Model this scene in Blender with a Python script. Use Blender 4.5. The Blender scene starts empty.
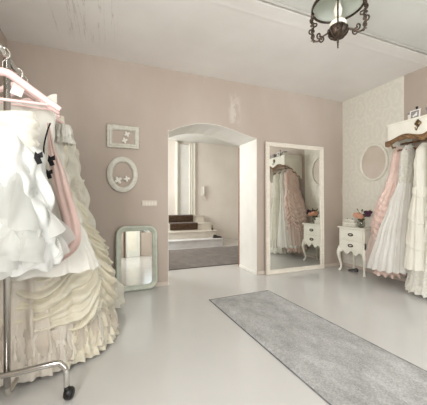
import bpy, bmesh, math, random
from mathutils import Vector, Matrix, noise
PI = math.pi
sc = bpy.context.scene
COL = sc.collection

# ---------------------------------------------------------------- camera, light, exposure
CAM_H = 1.15
cam = bpy.data.cameras.new('camera')
cam.sensor_width = 36.0
cam.lens = 266.0 / 427.0 * 36.0
cam.clip_start = 0.05
co = bpy.data.objects.new('camera', cam); COL.objects.link(co)
co.location = (0, 0, CAM_H)
co.rotation_euler = (PI / 2, 0, -math.radians(21.7))
sc.camera = co

w = bpy.data.worlds.new('world'); sc.world = w; w.use_nodes = True
w.node_tree.nodes['Background'].inputs[0].default_value = (0.80, 0.88, 1.0, 1)
w.node_tree.nodes['Background'].inputs[1].default_value = 1.6

sc.view_settings.view_transform = 'Standard'
sc.view_settings.look = 'None'
sc.view_settings.gamma = 1.0
sc.view_settings.use_curve_mapping = False
sc.view_settings.exposure = -0.50

def area(name, loc, target, sx, sy, power, color):
    l = bpy.data.lights.new(name, 'AREA'); l.shape = 'RECTANGLE'
    l.size = sx; l.size_y = sy; l.energy = power; l.color = color
    o = bpy.data.objects.new(name, l); COL.objects.link(o)
    o.location = loc
    o.rotation_euler = (Vector(target) - Vector(loc)).to_track_quat('-Z', 'Y').to_euler()
    return o
# daylight entering by the two tall front windows (behind the camera), the side window and the hallway window
area('window_daylight', (1.75, -2.14, 1.75), (1.75, 0, 1.95), 1.2, 1.8, 28, (0.84, 0.93, 1.0))
area('window_daylight', (3.2, -2.14, 1.75), (3.2, 0, 1.95), 1.05, 1.8, 84, (0.88, 0.95, 1.0))
area('window_daylight', (-1.0, -0.45, 1.75), (3.0, 0.0, 2.5), 1.6, 1.8, 200, (1.0, 0.985, 0.965))
area('window_daylight', (-0.49, 6.30, 1.95), (3.0, 6.3, 1.8), 1.3, 1.4, 150, (1.0, 0.995, 0.98))

# ---------------------------------------------------------------- materials
def lin(c):
    return tuple((v / 255 / 12.92) if v / 255 <= 0.04045 else ((v / 255 + 0.055) / 1.055) ** 2.4 for v in c) + (1.0,)
def base_mat(name, col, rough=0.6, metal=0.0, spec=0.5):
    m = bpy.data.materials.new(name); m.use_nodes = True
    b = m.node_tree.nodes['Principled BSDF']
    b.inputs['Base Color'].default_value = lin(col)
    b.inputs['Roughness'].default_value = rough
    b.inputs['Metallic'].default_value = metal
    b.inputs['Specular IOR Level'].default_value = spec
    return m, m.node_tree, b
def noise_node(nt, scale, detail=4, stretch=None, rough=0.55):
    tc = nt.nodes.new('ShaderNodeTexCoord'); mp = nt.nodes.new('ShaderNodeMapping')
    if stretch: mp.inputs['Scale'].default_value = stretch
    n = nt.nodes.new('ShaderNodeTexNoise'); n.inputs['Scale'].default_value = scale
    n.inputs['Detail'].default_value = detail; n.inputs['Roughness'].default_value = rough
    nt.links.new(tc.outputs['Object'], mp.inputs[0]); nt.links.new(mp.outputs[0], n.inputs['Vector'])
    return n
def ramp(nt, src, stops):
    r = nt.nodes.new('ShaderNodeValToRGB')
    e = r.color_ramp.elements
    while len(e) < len(stops): e.new(0.5)
    for i, (p, c) in enumerate(stops):
        e[i].position = p; e[i].color = c if len(c) == 4 else lin(c)
    nt.links.new(src, r.inputs[0]); return r
def bump(nt, b, src, strength, dist=0.01):
    k = nt.nodes.new('ShaderNodeBump'); k.inputs['Strength'].default_value = strength
    k.inputs['Distance'].default_value = dist
    nt.links.new(src, k.inputs['Height']); nt.links.new(k.outputs[0], b.inputs['Normal'])
def var_mat(name, c1, c2, scale=4, rough=0.6, metal=0, bs=0.1, bscale=60, stretch=None, lo=.35, hi=.65, dist=.004):
    m, nt, b = base_mat(name, c1, rough, metal)
    n = noise_node(nt, scale, 5, stretch); r = ramp(nt, n.outputs['Fac'], [(lo, c1), (hi, c2)])
    nt.links.new(r.outputs[0], b.inputs['Base Color'])
    if bs: bump(nt, b, noise_node(nt, bscale, 3, stretch).outputs['Fac'], bs, dist)
    return m
def cloth(name, c1, c2, rough=0.75, sheen=0.3, transl=0.25, bscale=45, bs=0.35, scale=3.5, dist=.01, clear=0.0):
    m, nt, b = base_mat(name, c1, rough, 0, 0.25)
    n = noise_node(nt, scale, 5); r = ramp(nt, n.outputs['Fac'], [(.3, c1), (.7, c2)])
    nt.links.new(r.outputs[0], b.inputs['Base Color'])
    b.inputs['Sheen Weight'].default_value = sheen
    bump(nt, b, noise_node(nt, bscale, 4).outputs['Fac'], bs, dist)
    tr = nt.nodes.new('ShaderNodeBsdfTranslucent'); nt.links.new(r.outputs[0], tr.inputs[0])
    mx = nt.nodes.new('ShaderNodeMixShader'); mx.inputs[0].default_value = transl
    out = nt.nodes['Material Output']
    nt.links.new(b.outputs[0], mx.inputs[1]); nt.links.new(tr.outputs[0], mx.inputs[2])
    if clear:
        tp = nt.nodes.new('ShaderNodeBsdfTransparent'); m2 = nt.nodes.new('ShaderNodeMixShader'); m2.inputs[0].default_value = clear
        nt.links.new(mx.outputs[0], m2.inputs[1]); nt.links.new(tp.outputs[0], m2.inputs[2]); nt.links.new(m2.outputs[0], out.inputs[0])
    else: nt.links.new(mx.outputs[0], out.inputs[0])
    return m

def wall_mat():
    m, nt, b = base_mat('wall_plaster', (196, 178, 165), 0.55, 0, .3)
    n = noise_node(nt, 1.1, 6, (1, 1, .45)); r = ramp(nt, n.outputs['Fac'], [(.3, (183, 168, 155)), (.5, (188, 174, 162)), (.72, (197, 185, 174))])
    # scraped pale patches
    n2 = noise_node(nt, 2.2, 8, (1.5, 1.5, .5), .7)
    r2 = ramp(nt, n2.outputs['Fac'], [(.64, (0, 0, 0, 1)), (.68, (1, 1, 1, 1))])
    mx = nt.nodes.new('ShaderNodeMix'); mx.data_type = 'RGBA'
    sc_ = nt.nodes.new('ShaderNodeMath'); sc_.operation = 'MULTIPLY'; sc_.inputs[1].default_value = .45
    nt.links.new(r2.outputs[0], sc_.inputs[0])
    tc = nt.nodes.new('ShaderNodeTexCoord'); sp = nt.nodes.new('ShaderNodeSeparateXYZ'); nt.links.new(tc.outputs['Object'], sp.inputs[0])
    def rng(sock, a, b2, c, d):
        k = nt.nodes.new('ShaderNodeMapRange'); k.interpolation_type = 'SMOOTHSTEP'
        k.inputs[1].default_value = a; k.inputs[2].default_value = b2; k.inputs[3].default_value = c; k.inputs[4].default_value = d
        nt.links.new(sock, k.inputs[0]); return k.outputs[0]
    def op(o_, a, b2):
        k = nt.nodes.new('ShaderNodeMath'); k.operation = o_; nt.links.new(a, k.inputs[0]); nt.links.new(b2, k.inputs[1]); return k.outputs[0]
    w1 = op('MULTIPLY', op('MULTIPLY', rng(sp.outputs[0], 1.68, 1.76, 0, 1), rng(sp.outputs[0], 1.84, 1.94, 1, 0)), op('MULTIPLY', rng(sp.outputs[2], 2.3, 2.4, 0, 1), rng(sp.outputs[2], 2.62, 2.9, 1, 0)))
    n4 = noise_node(nt, 9, 6, (1.6, 1, .6), .7); r4 = ramp(nt, n4.outputs['Fac'], [(.46, (0, 0, 0, 1)), (.52, (.7, .7, .7, 1))])
    w2 = op('MAXIMUM', sc_.outputs[0], op('MULTIPLY', w1, r4.outputs[0]))
    nt.links.new(w2, mx.inputs[0])
    nt.links.new(r.outputs[0], mx.inputs[6]); mx.inputs[7].default_value = lin((213, 205, 196))
    nt.links.new(mx.outputs[2], b.inputs['Base Color'])
    bump(nt, b, noise_node(nt, 14, 5).outputs['Fac'], .15, .004)
    return m
def ceiling_mat():
    m, nt, b = base_mat('ceiling_plaster', (212, 204, 195), 0.75, 0, .2)
    n = noise_node(nt, 1.6, 5); r = ramp(nt, n.outputs['Fac'], [(.3, (236, 232, 227)), (.7, (243, 240, 235))])
    # flaking cracks that run towards the back wall near the left
    tc = nt.nodes.new('ShaderNodeTexCoord'); sp = nt.nodes.new('ShaderNodeSeparateXYZ'); nt.links.new(tc.outputs['Object'], sp.inputs[0])
    def rng(sock, a, b2, c, d):
        k = nt.nodes.new('ShaderNodeMapRange'); k.interpolation_type = 'SMOOTHSTEP'
        k.inputs[1].default_value = a; k.inputs[2].default_value = b2; k.inputs[3].default_value = c; k.inputs[4].default_value = d
        nt.links.new(sock, k.inputs[0]); return k.outputs[0]
    def mul(a, b2):
        k = nt.nodes.new('ShaderNodeMath'); k.operation = 'MULTIPLY'; nt.links.new(a, k.inputs[0]); nt.links.new(b2, k.inputs[1]); return k.outputs[0]
    win = mul(mul(rng(sp.outputs[0], -.62, -.45, 0, 1), rng(sp.outputs[0], .02, .12, 1, 0)), mul(rng(sp.outputs[1], 2.2, 2.5, 0, 1), rng(sp.outputs[1], 3.15, 3.5, 1, 0)))
    n3 = noise_node(nt, 3.2, 6, (5.0, .16, 1), .6)
    cr = ramp(nt, n3.outputs['Fac'], [(.485, (0, 0, 0, 1)), (.5, (1, 1, 1, 1)), (.515, (0, 0, 0, 1))])
    f = mul(win, cr.outputs[0])
    hf = nt.nodes.new('ShaderNodeMath'); hf.operation = 'MULTIPLY'; hf.inputs[1].default_value = .38; nt.links.new(f, hf.inputs[0])
    mx = nt.nodes.new('ShaderNodeMix'); mx.data_type = 'RGBA'
    nt.links.new(hf.outputs[0], mx.inputs[0]); nt.links.new(r.outputs[0], mx.inputs[6]); mx.inputs[7].default_value = lin((140, 126, 110))
    nt.links.new(mx.outputs[2], b.inputs['Base Color'])
    bump(nt, b, noise_node(nt, 9, 5).outputs['Fac'], .12, .004)
    return m
def damask_mat():
    # pale raised damask ornament: repeated medallions made of polar waves
    m, nt, b = base_mat('damask_wallpaper', (214, 208, 190), 0.5, 0, .3)
    tc = nt.nodes.new('ShaderNodeTexCoord'); sp = nt.nodes.new('ShaderNodeSeparateXYZ'); nt.links.new(tc.outputs['Object'], sp.inputs[0])
    def M(op, a, b2=None, v=None):
        k = nt.nodes.new('ShaderNodeMath'); k.operation = op
        nt.links.new(a, k.inputs[0])
        if b2 is not None: nt.links.new(b2, k.inputs[1])
        if v is not None: k.inputs[1].default_value = v
        return k.outputs[0]
    wv = noise_node(nt, 7, 5)
    off = M('MULTIPLY', M('SUBTRACT', wv.outputs['Fac'], v=.5), v=.09)
    def tile(dy, dz):
        u = M('SUBTRACT', M('FRACT', M('ADD', M('DIVIDE', M('ADD', sp.outputs[1], off), v=.60), v=dy)), v=.5)
        v_ = M('SUBTRACT', M('FRACT', M('ADD', M('DIVIDE', M('ADD', sp.outputs[2], off), v=.92), v=dz)), v=.5)
        v_ = M('MULTIPLY', v_, v=1.15)
        rad = M('SQRT', M('ADD', M('MULTIPLY', u, u), M('MULTIPLY', v_, v_)))
        ang = M('ARCTAN2', v_, u)
        lob = M('MULTIPLY', M('COSINE', M('MULTIPLY', ang, v=8)), v=.045)
        lob2 = M('MULTIPLY', M('COSINE', M('MULTIPLY', ang, v=3)), v=.03)
        return M('SINE', M('MULTIPLY', M('ADD', M('ADD', rad, lob), lob2), v=40)), rad
    s1, r1 = tile(0, 0); s2, r2 = tile(.5, .5)
    sel = M('LESS_THAN', r1, r2)
    mixv = nt.nodes.new('ShaderNodeMix'); nt.links.new(sel, mixv.inputs[0]); nt.links.new(s2, mixv.inputs[2]); nt.links.new(s1, mixv.inputs[3])
    ra = ramp(nt, mixv.outputs[0], [(.0, (229, 225, 213)), (1.0, (235, 231, 220))])
    nt.links.new(ra.outputs[0], b.inputs['Base Color'])
    rr = ramp(nt, mixv.outputs[0], [(.1, (.55,) * 3 + (1,)), (.6, (.38,) * 3 + (1,))])
    nt.links.new(rr.outputs[0], b.inputs['Roughness'])
    bump(nt, b, mixv.outputs[0], .25, .003)
    return m
def floor_mat():
    m, nt, b = base_mat('painted_floor', (196, 190, 180), 0.25, 0, .5)
    n = noise_node(nt, 1.3, 5); r = ramp(nt, n.outputs['Fac'], [(.25, (198, 196, 193)), (.75, (204, 202, 199))])
    nt.links.new(r.outputs[0], b.inputs['Base Color'])
    n2 = noise_node(nt, 5, 5); r2 = ramp(nt, n2.outputs['Fac'], [(.3, (.17,) * 3 + (1,)), (.7, (.22,) * 3 + (1,))])
    nt.links.new(r2.outputs[0], b.inputs['Roughness'])
    b.inputs['Coat Weight'].default_value = .2; b.inputs['Coat Roughness'].default_value = .2
    return m
def rug_mat(name, c1, c2, c3, sc1=9):
    m, nt, b = base_mat(name, c1, 0.95, 0, .1)
    n = noise_node(nt, sc1, 8, (1, .6, 1), .75)
    nf = noise_node(nt, 75, 3, None, .8); ad = nt.nodes.new('ShaderNodeMath'); ad.operation = 'ADD'; nt.links.new(n.outputs['Fac'], ad.inputs[0])
    ml = nt.nodes.new('ShaderNodeMath'); ml.operation = 'MULTIPLY_ADD'; ml.inputs[1].default_value = .8; ml.inputs[2].default_value = -.40
    nt.links.new(nf.outputs['Fac'], ml.inputs[0]); nt.links.new(ml.outputs[0], ad.inputs[1])
    r = ramp(nt, ad.outputs[0], [(.28, c1), (.5, c2), (.72, c3)])
    nt.links.new(r.outputs[0], b.inputs['Base Color'])
    bump(nt, b, noise_node(nt, 180, 4).outputs['Fac'], .8, .01)
    b.inputs['Sheen Weight'].default_value = .25
    return m

M_wall = wall_mat(); M_ceil = ceiling_mat(); M_damask = damask_mat(); M_floor = floor_mat()
M_jamb = var_mat('white_plaster', (228, 226, 218), (236, 234, 228), 3, .5, 0, .1, 20)
M_greytrim = var_mat('grey_cornice', (172, 168, 160), (186, 183, 175), 3, .6, 0, .1, 20)
M_hall = var_mat('hallway_plaster', (222, 214, 203), (230, 223, 213), 1.5, .6, 0, .1, 20)
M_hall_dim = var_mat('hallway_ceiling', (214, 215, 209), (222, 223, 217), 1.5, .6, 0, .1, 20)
M_trim = var_mat('trim_paint', (206, 192, 178), (214, 202, 190), 3, .4, 0, .05, 30)
M_white = var_mat('white_paint', (232, 228, 214), (240, 237, 226), 5, .35, 0, .05, 40)
M_white2 = var_mat('white_door_paint', (228, 228, 222), (236, 236, 230), 2, .35, 0, .04, 30)
M_cream = var_mat('cream_frame_paint', (226, 216, 201), (233, 225, 212), 8, .45, 0, .1, 50, (1, 1, 4))
M_sage = var_mat('sage_silver_frame', (186, 190, 176), (202, 206, 192), 10, .35, .15, .1, 50)
M_frame = var_mat('worn_white_frame', (206, 202, 188), (222, 219, 208), 20, .5, 0, .3, 90)
M_wear = var_mat('worn_frame_edge', (150, 138, 120), (206, 202, 188), 45, .6, 0, .3, 90, None, .4, .55)
M_blossom = base_mat('blossom_white', (240, 236, 226), .4)[0]
M_chrome = var_mat('chrome', (196, 192, 186), (210, 208, 204), 3, .14, 1.0, 0)
M_black = base_mat('black_rubber', (22, 20, 20), .4)[0]
M_mirror = base_mat('mirror_glass', (236, 238, 234), .015, 1.0)[0]
M_pinkh = var_mat('pink_hanger', (240, 206, 202), (246, 218, 214), 6, .45, 0, .05, 40)
M_ivory_sat = cloth('ivory_satin', (226, 221, 208), (238, 235, 225), .42, .2, .1, 26, .35, 3, .02)
M_white_tulle = cloth('white_tulle', (240, 238, 231), (249, 248, 243), .8, .4, .35, 60, .35)
M_tulle_cool = cloth('cool_white_tulle', (228, 229, 226), (240, 240, 237), .8, .3, .3, 60, .4)
M_sheer = cloth('sheer_white_organza', (230, 231, 228), (242, 242, 238), .8, .5, .5, 60, .2, clear=.25)
M_sheer_ivory = cloth('sheer_ivory_tulle', (230, 220, 206), (242, 235, 224), .85, .5, .4, 70, .3, clear=.4)
M_sheer_blush = cloth('sheer_blush_tulle', (240, 222, 214), (246, 232, 226), .8, .5, .4, 60, .2, clear=.4)
M_white_sat = cloth('white_satin', (232, 230, 220), (242, 240, 232), .4, .2, .12, 20, .3, 3, .02)
M_pink_sat = cloth('pink_satin', (212, 182, 172), (222, 197, 188), .6, .3, .12, 24, .35, 4, .02)
M_blush = cloth('blush_taffeta', (234, 204, 192), (243, 219, 208), .42, .3, .15, 22, .45, 5, .025)
M_blush_t = cloth('blush_tulle', (230, 206, 198), (240, 222, 214), .8, .4, .35, 50, .3)
M_cream_dr = cloth('cream_draped_chiffon', (230, 221, 197), (243, 237, 219), .6, .3, .2, 30, .4, 5, .02)
M_ivory_t = cloth('ivory_tulle', (234, 224, 210), (244, 238, 228), .85, .4, .35, 60, .4)
M_lace = cloth('ivory_lace', (220, 212, 196), (238, 232, 218), .75, .3, .2, 90, .9, 38, .008)
M_lace2 = cloth('lace_gown_white', (222, 218, 206), (244, 242, 234), .75, .3, .25, 90, .8, 30, .008)
M_ivory_c = cloth('ivory_crepe', (234, 229, 214), (243, 240, 229), .75, .3, .3, 40, .35)
M_blackrib = cloth('black_ribbon', (16, 14, 16), (26, 24, 26), .6, .0, 0, 40, .2)
M_paper = base_mat('paper_tag', (240, 238, 234), .7)[0]
M_wood = var_mat('carved_brown_wood', (98, 70, 46), (158, 122, 82), 22, .4, .0, .5, 60, None, .35, .7)
M_gold = var_mat('antique_brass', (92, 76, 56), (150, 126, 92), 25, .35, .85, .3, 60)
M_bronze = var_mat('dark_bronze', (52, 44, 38), (92, 78, 66), 30, .4, .7, .4, 70)
M_opal = cloth('opal_glass', (216, 220, 210), (224, 228, 220), .25, 0, .45, 5, .0)
M_bulb = base_mat('opal_lamp_chimney', (240, 236, 222), .25)[0]
M_rug = rug_mat('grey_shag', (136, 135, 133), (170, 169, 167), (204, 204, 203), 5)
M_rug_edge = var_mat('rug_binding', (104, 104, 106), (130, 132, 134), 30, .9, 0, .3, 90)
M_carpet = rug_mat('hall_carpet_pile', (80, 71, 64), (102, 92, 84), (124, 114, 106), 7)
M_coir = rug_mat('brown_coir', (48, 36, 28), (74, 56, 42), (112, 88, 68), 30)
M_oak = var_mat('reddish_wood', (128, 92, 72), (152, 114, 92), 5, .5, 0, .2, 40, (1, 1, .2))
M_walnut = var_mat('dark_walnut', (84, 62, 48), (104, 78, 60), 5, .5, 0, .2, 40, (1, 1, .2))
M_tread = var_mat('stair_paint', (206, 198, 184), (220, 214, 202), 4, .5, 0, .1, 30)
M_treadw = var_mat('stair_paint_grey', (208, 206, 204), (220, 219, 217), 4, .5, 0, .1, 30)
M_peach = cloth('peach_petal', (232, 170, 140), (242, 196, 170), .6, .3, .2, 40, .2)
M_plum = cloth('plum_petal', (72, 40, 62), (112, 66, 92), .6, .3, .1, 40, .2)
M_leaf = var_mat('leaf_green', (104, 104, 70), (136, 134, 96), 20, .6, 0, .2, 50)
M_card = var_mat('grey_print', (136, 130, 128), (160, 154, 150), 14, .6, 0, 0)
M_dark = base_mat('dark_glaze', (52, 46, 44), .3)[0]
mg, ng, bg = base_mat('clear_glass', (240, 244, 240), .03); bg.inputs['Transmission Weight'].default_value = 1.0
M_glass = mg

# ---------------------------------------------------------------- helpers
def tag(o, label=None, cat=None, group=None, kind=None):
    if label: o['label'] = label
    if cat: o['category'] = cat
    if group: o['group'] = group
    if kind: o['kind'] = kind
    return o
def thing(name, label, cat, loc=(0, 0, 0), rz=0.0, group=None, rot=None):
    o = bpy.data.objects.new(name, None); COL.objects.link(o)
    o.empty_display_size = .1
    o.location = loc; o.rotation_euler = rot if rot else (0, 0, rz)
    return tag(o, label, cat, group)
def build(name, bm, m, parent=None, smooth=False, sub=0):
    bmesh.ops.recalc_face_normals(bm, faces=bm.faces)
    me = bpy.data.meshes.new(name); bm.to_mesh(me); bm.free()
    me.materials.append(m)
    if smooth:
        for p in me.polygons: p.use_smooth = True
    o = bpy.data.objects.new(name, me); COL.objects.link(o)
    if parent: o.parent = parent
    if sub:
        s = o.modifiers.new('sub', 'SUBSURF'); s.levels = sub; s.render_levels = sub
    return o
def add_box(bm, c, s, bev=0.0, rot=None):
    r = bmesh.ops.create_cube(bm, size=1.0)
    mt = Matrix.Translation(Vector(c)) @ (rot if rot else Matrix.Identity(4)) @ Matrix.Diagonal((s[0], s[1], s[2], 1))
    bmesh.ops.transform(bm, matrix=mt, verts=r['verts'])
    if bev > 0:
        ed = list({e for v in r['verts'] for e in v.link_edges})
        bmesh.ops.bevel(bm, geom=ed, offset=bev, segments=2, affect='EDGES')
def box(c, s, bev=0.0):
    bm = bmesh.new(); add_box(bm, c, s, bev); return bm
def boxr(x0, x1, y0, y1, z0, z1, bev=0.0):
    return box(((x0 + x1) / 2, (y0 + y1) / 2, (z0 + z1) / 2), (x1 - x0, y1 - y0, z1 - z0), bev)
def add_tube(bm, pts, rad, seg=8, caps=True, closed=False):
    pts = [Vector(p) for p in pts]; n = len(pts)
    R = rad if hasattr(rad, '__len__') else [rad] * n
    rings = []; up = None
    for i, p in enumerate(pts):
        a = pts[(i - 1) % n] if (closed or i > 0) else p
        b = pts[(i + 1) % n] if (closed or i < n - 1) else p
        t = (b - a).normalized()
        if up is None:
            up = Vector((0, 0, 1)) if abs(t.z) < .9 else Vector((1, 0, 0))
        up = (up - t * up.dot(t)).normalized(); s = t.cross(up)
        rings.append([bm.verts.new(p + (up * math.cos(2 * PI * k / seg) + s * math.sin(2 * PI * k / seg)) * R[i]) for k in range(seg)])
    m = n if closed else n - 1
    for i in range(m):
        A, B = rings[i], rings[(i + 1) % n]
        for k in range(seg):
            bm.faces.new((A[k], A[(k + 1) % seg], B[(k + 1) % seg], B[k]))
    if caps and not closed:
        bm.faces.new(rings[0]); bm.faces.new(rings[-1])
def tube(pts, rad, seg=8, closed=False):
    bm = bmesh.new(); add_tube(bm, pts, rad, seg, True, closed); return bm
def add_lathe(bm, prof, c=(0, 0, 0), seg=24, cap=True):
    rings = []
    for r, z in prof:
        rings.append([bm.verts.new((c[0] + r * math.cos(2 * PI * k / seg), c[1] + r * math.sin(2 * PI * k / seg), c[2] + z)) for k in range(seg)])
    for A, B in zip(rings, rings[1:]):
        for k in range(seg): bm.faces.new((A[k], A[(k + 1) % seg], B[(k + 1) % seg], B[k]))
    if cap: bm.faces.new(rings[0]); bm.faces.new(rings[-1])
def lathe(prof, c=(0, 0, 0), seg=24, cap=True):
    bm = bmesh.new(); add_lathe(bm, prof, c, seg, cap); return bm
def smoothpath(pts, k=8):
    pts = [Vector(p) for p in pts]; out = []
    for i in range(len(pts) - 1):
        p0 = pts[max(i - 1, 0)]; p1 = pts[i]; p2 = pts[i + 1]; p3 = pts[min(i + 2, len(pts) - 1)]
        for j in range(k):
            t = j / k
            out.append(.5 * ((2 * p1) + (p2 - p0) * t + (2 * p0 - 5 * p1 + 4 * p2 - p3) * t * t + (3 * p1 - p0 - 3 * p2 + p3) * t ** 3))
    out.append(pts[-1]); return out
def add_prism(bm, poly, d0, d1, plane='xz'):
    def P(u, v, d): return (u, d, v) if plane == 'xz' else ((d, u, v) if plane == 'yz' else (u, v, d))
    A = [bm.verts.new(P(u, v, d0)) for u, v in poly]; B = [bm.verts.new(P(u, v, d1)) for u, v in poly]
    n = len(poly)
    bm.faces.new(A); bm.faces.new(B)
    for i in range(n): bm.faces.new((A[i], A[(i + 1) % n], B[(i + 1) % n], B[i]))
def prism(poly, d0, d1, plane='xz'):
    bm = bmesh.new(); add_prism(bm, poly, d0, d1, plane); return bm
def outline(kind, hw, hh, r=0.0, o=0.0, n=10):
    pts = []
    if kind == 'ellipse':
        for k in range(56):
            a = 2 * PI * k / 56; pts.append(((hw - o) * math.cos(a), (hh - o) * math.sin(a)))
        return pts
    rr = max(r - o, .0015)
    for (sx, sz, a0) in ((1, 1, 0), (-1, 1, 90), (-1, -1, 180), (1, -1, 270)):
        for k in range(n + 1):
            a = math.radians(a0 + 90 * k / n)
            pts.append((sx * (hw - o - rr) + rr * math.cos(a), sz * (hh - o - rr) + rr * math.sin(a)))
    return pts
def frame_bm(kind, hw, hh, r, profile, n=10, jit=0):
    # profile: (inset, depth) ; local x right, z up, front towards -y
    bm = bmesh.new(); rings = []
    for o, d in profile:
        pts = outline(kind, hw, hh, r, o, n)
        rg = []
        for i, (u, v) in enumerate(pts):
            q = 1 + jit * noise.noise(Vector((u * 30, v * 30, o * 20)))
            rg.append(bm.verts.new((u * q, -d, v * q)))
        rings.append(rg)
    N = len(rings[0]); L = len(rings)
    for i in range(L):
        A, B = rings[i], rings[(i + 1) % L]
        for k in range(N): bm.faces.new((A[k], A[(k + 1) % N], B[(k + 1) % N], B[k]))
    return bm
def plate_bm(kind, hw, hh, r, d0, d1):
    return prism(outline(kind, hw, hh, r), -d0, -d1)

# ---------------------------------------------------------------- setting
XL, XR, YB, YF, ZC = -1.06, 4.02, 3.67, -2.2, 3.0
DX0, DX1, YJ = 0.78, 2.20, 4.25
def struct(name, bm, m, parent=None):
    o = build(name, bm, m, parent)
    if not parent: tag(o, kind='structure')
    return o
struct('floor', boxr(XL - .3, XR + .3, YF - .3, YJ + .02, -.1, 0), M_floor)
struct('floor_hallway', boxr(-.6, 4.6, YJ + .02, 8.2, -.1, 0), M_floor)
# wall with the arched opening
AP = [(DX0, 2.150), (DX0 + .04, 2.152), (.92, 2.205), (1.04, 2.25), (1.18, 2.29), (1.33, 2.312), (1.48, 2.312), (1.64, 2.292), (1.78, 2.262), (1.90, 2.23), (2.05, 2.195), (2.16, 2.172), (DX1, 2.165)]
arch = []
for (xa, za), (xb, zb) in zip(AP, AP[1:]):
    for k in range(3): arch.append((xa + (xb - xa) * k / 3, za + (zb - za) * k / 3))
arch.append(AP[-1])
poly = [(XL - .3, 0), (DX0, 0)] + arch + [(DX1, 0), (XR + .3, 0), (XR + .3, ZC + .3), (XL - .3, ZC + .3)]
bm = bmesh.new()
# front and back skins plus a separate white reveal
def wall_with_hole(bm, y0, y1):
    # build from vertical strips to stay convex
    xs = [a[0] for a in arch]
    add_box(bm, ((XL - .3 + DX0) / 2, (y0 + y1) / 2, (ZC + .3) / 2), (DX0 - XL + .3, y1 - y0, ZC + .3))
    add_box(bm, ((XR + .3 + DX1) / 2, (y0 + y1) / 2, (ZC + .3) / 2), (XR + .3 - DX1, y1 - y0, ZC + .3))
    for (xa, za), (xb, zb) in zip(arch, arch[1:]):
        if xb - xa < 1e-6: continue
        add_prism(bm, [(xa, za), (xb, zb), (xb, ZC + .3), (xa, ZC + .3)], y0, y1)
wall_with_hole(bm, YB, YJ)
struct('wall_back', bm, M_wall)
bm = bmesh.new()   # white painted lining of the reveal
th = .006
for (xa, za), (xb, zb) in zip(arch, arch[1:]):
    add_prism(bm, [(xa, za - th), (xb, zb - th), (xb, zb), (xa, za)], YB - .001, YJ + .004)
add_box(bm, (DX1 - th / 2, (YB + YJ) / 2, 1.08), (th, YJ - YB + .002, 2.16))
add_box(bm, (DX0 + th / 2, (YB + YJ) / 2, 1.08), (th, YJ - YB + .002, 2.16))
struct('trim_1', bm, M_jamb)
struct('wall_right', boxr(XR, XR + .3, YF - .3, YB + .02, 0, ZC + .3), M_wall)
bm = bmesh.new()
for y0, y1, z0, z1 in ((.40, YB + .02, 0, ZC + .3), (YF - .3, -1.3, 0, ZC + .3), (-1.3, .40, 0, .8), (-1.3, .40, 2.7, ZC + .3)):
    add_box(bm, (XL - .15, (y0 + y1) / 2, (z0 + z1) / 2), (.3, y1 - y0, z1 - z0))
struct('wall_left', bm, M_wall)
# front wall (behind the camera) with two window openings
bm = bmesh.new()
for x0, x1, z0, z1 in ((XL, 1.1, 0, ZC), (2.4, 2.62, 0, ZC), (3.78, XR, 0, ZC), (1.1, 2.4, 0, .8), (1.1, 2.4, 2.72, ZC), (2.62, 3.78, 0, .8), (2.62, 3.78, 2.72, ZC)):
    add_box(bm, ((x0 + x1) / 2, YF - .15, (z0 + z1) / 2), (x1 - x0, .3, z1 - z0))
struct('wall_front', bm, M_wall)
# wallpaper covering the far end of the right wall
struct('trim_2', boxr(XR - .004, XR, 2.58, YB, 0, ZC), M_damask)
# ceiling: far field, dropped band, cornice bead and slightly higher near field
struct('ceiling', boxr(XL - .3, XR + .3, 2.125, YB + .02, ZC, ZC + .3), M_ceil)
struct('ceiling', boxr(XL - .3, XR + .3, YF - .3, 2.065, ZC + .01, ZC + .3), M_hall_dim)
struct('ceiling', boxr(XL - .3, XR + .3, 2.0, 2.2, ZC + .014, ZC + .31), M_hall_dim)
bm = bmesh.new()
add_prism(bm, [(2.085, ZC + .02), (2.085, ZC + .008), (2.09, ZC - .001), (2.102, ZC - .001), (2.107, ZC + .008), (2.107, ZC + .02)], XL, XR, 'yz')
struct('trim_3', bm, M_greytrim)
bm = bmesh.new(); add_prism(bm, [(2.25, ZC), (2.28, ZC - .0015), (2.31, ZC)], XL, XR, 'yz')
struct('trim_4', bm, M_ceil)
# baseboards
def bb(name, x0, x1, y0, y1, h=.055, m=M_trim): struct(name, boxr(x0, x1, y0, y1, 0, h, .006), m)
bb('baseboard_back', XL, DX0, YB - .018, YB); bb('baseboard_back', DX1, XR, YB - .018, YB)
bb('baseboard_right', XR - .018, XR, YF, YB - .02); bb('baseboard_left', XL, XL + .018, YF, YB - .02)
bb('baseboard_jamb', DX1 - .02, DX1, YB - .005, YJ, .045, M_jamb)
bb('baseboard_jamb', DX0, DX0 + .02, YB - .005, YJ, .045, M_jamb)
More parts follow.
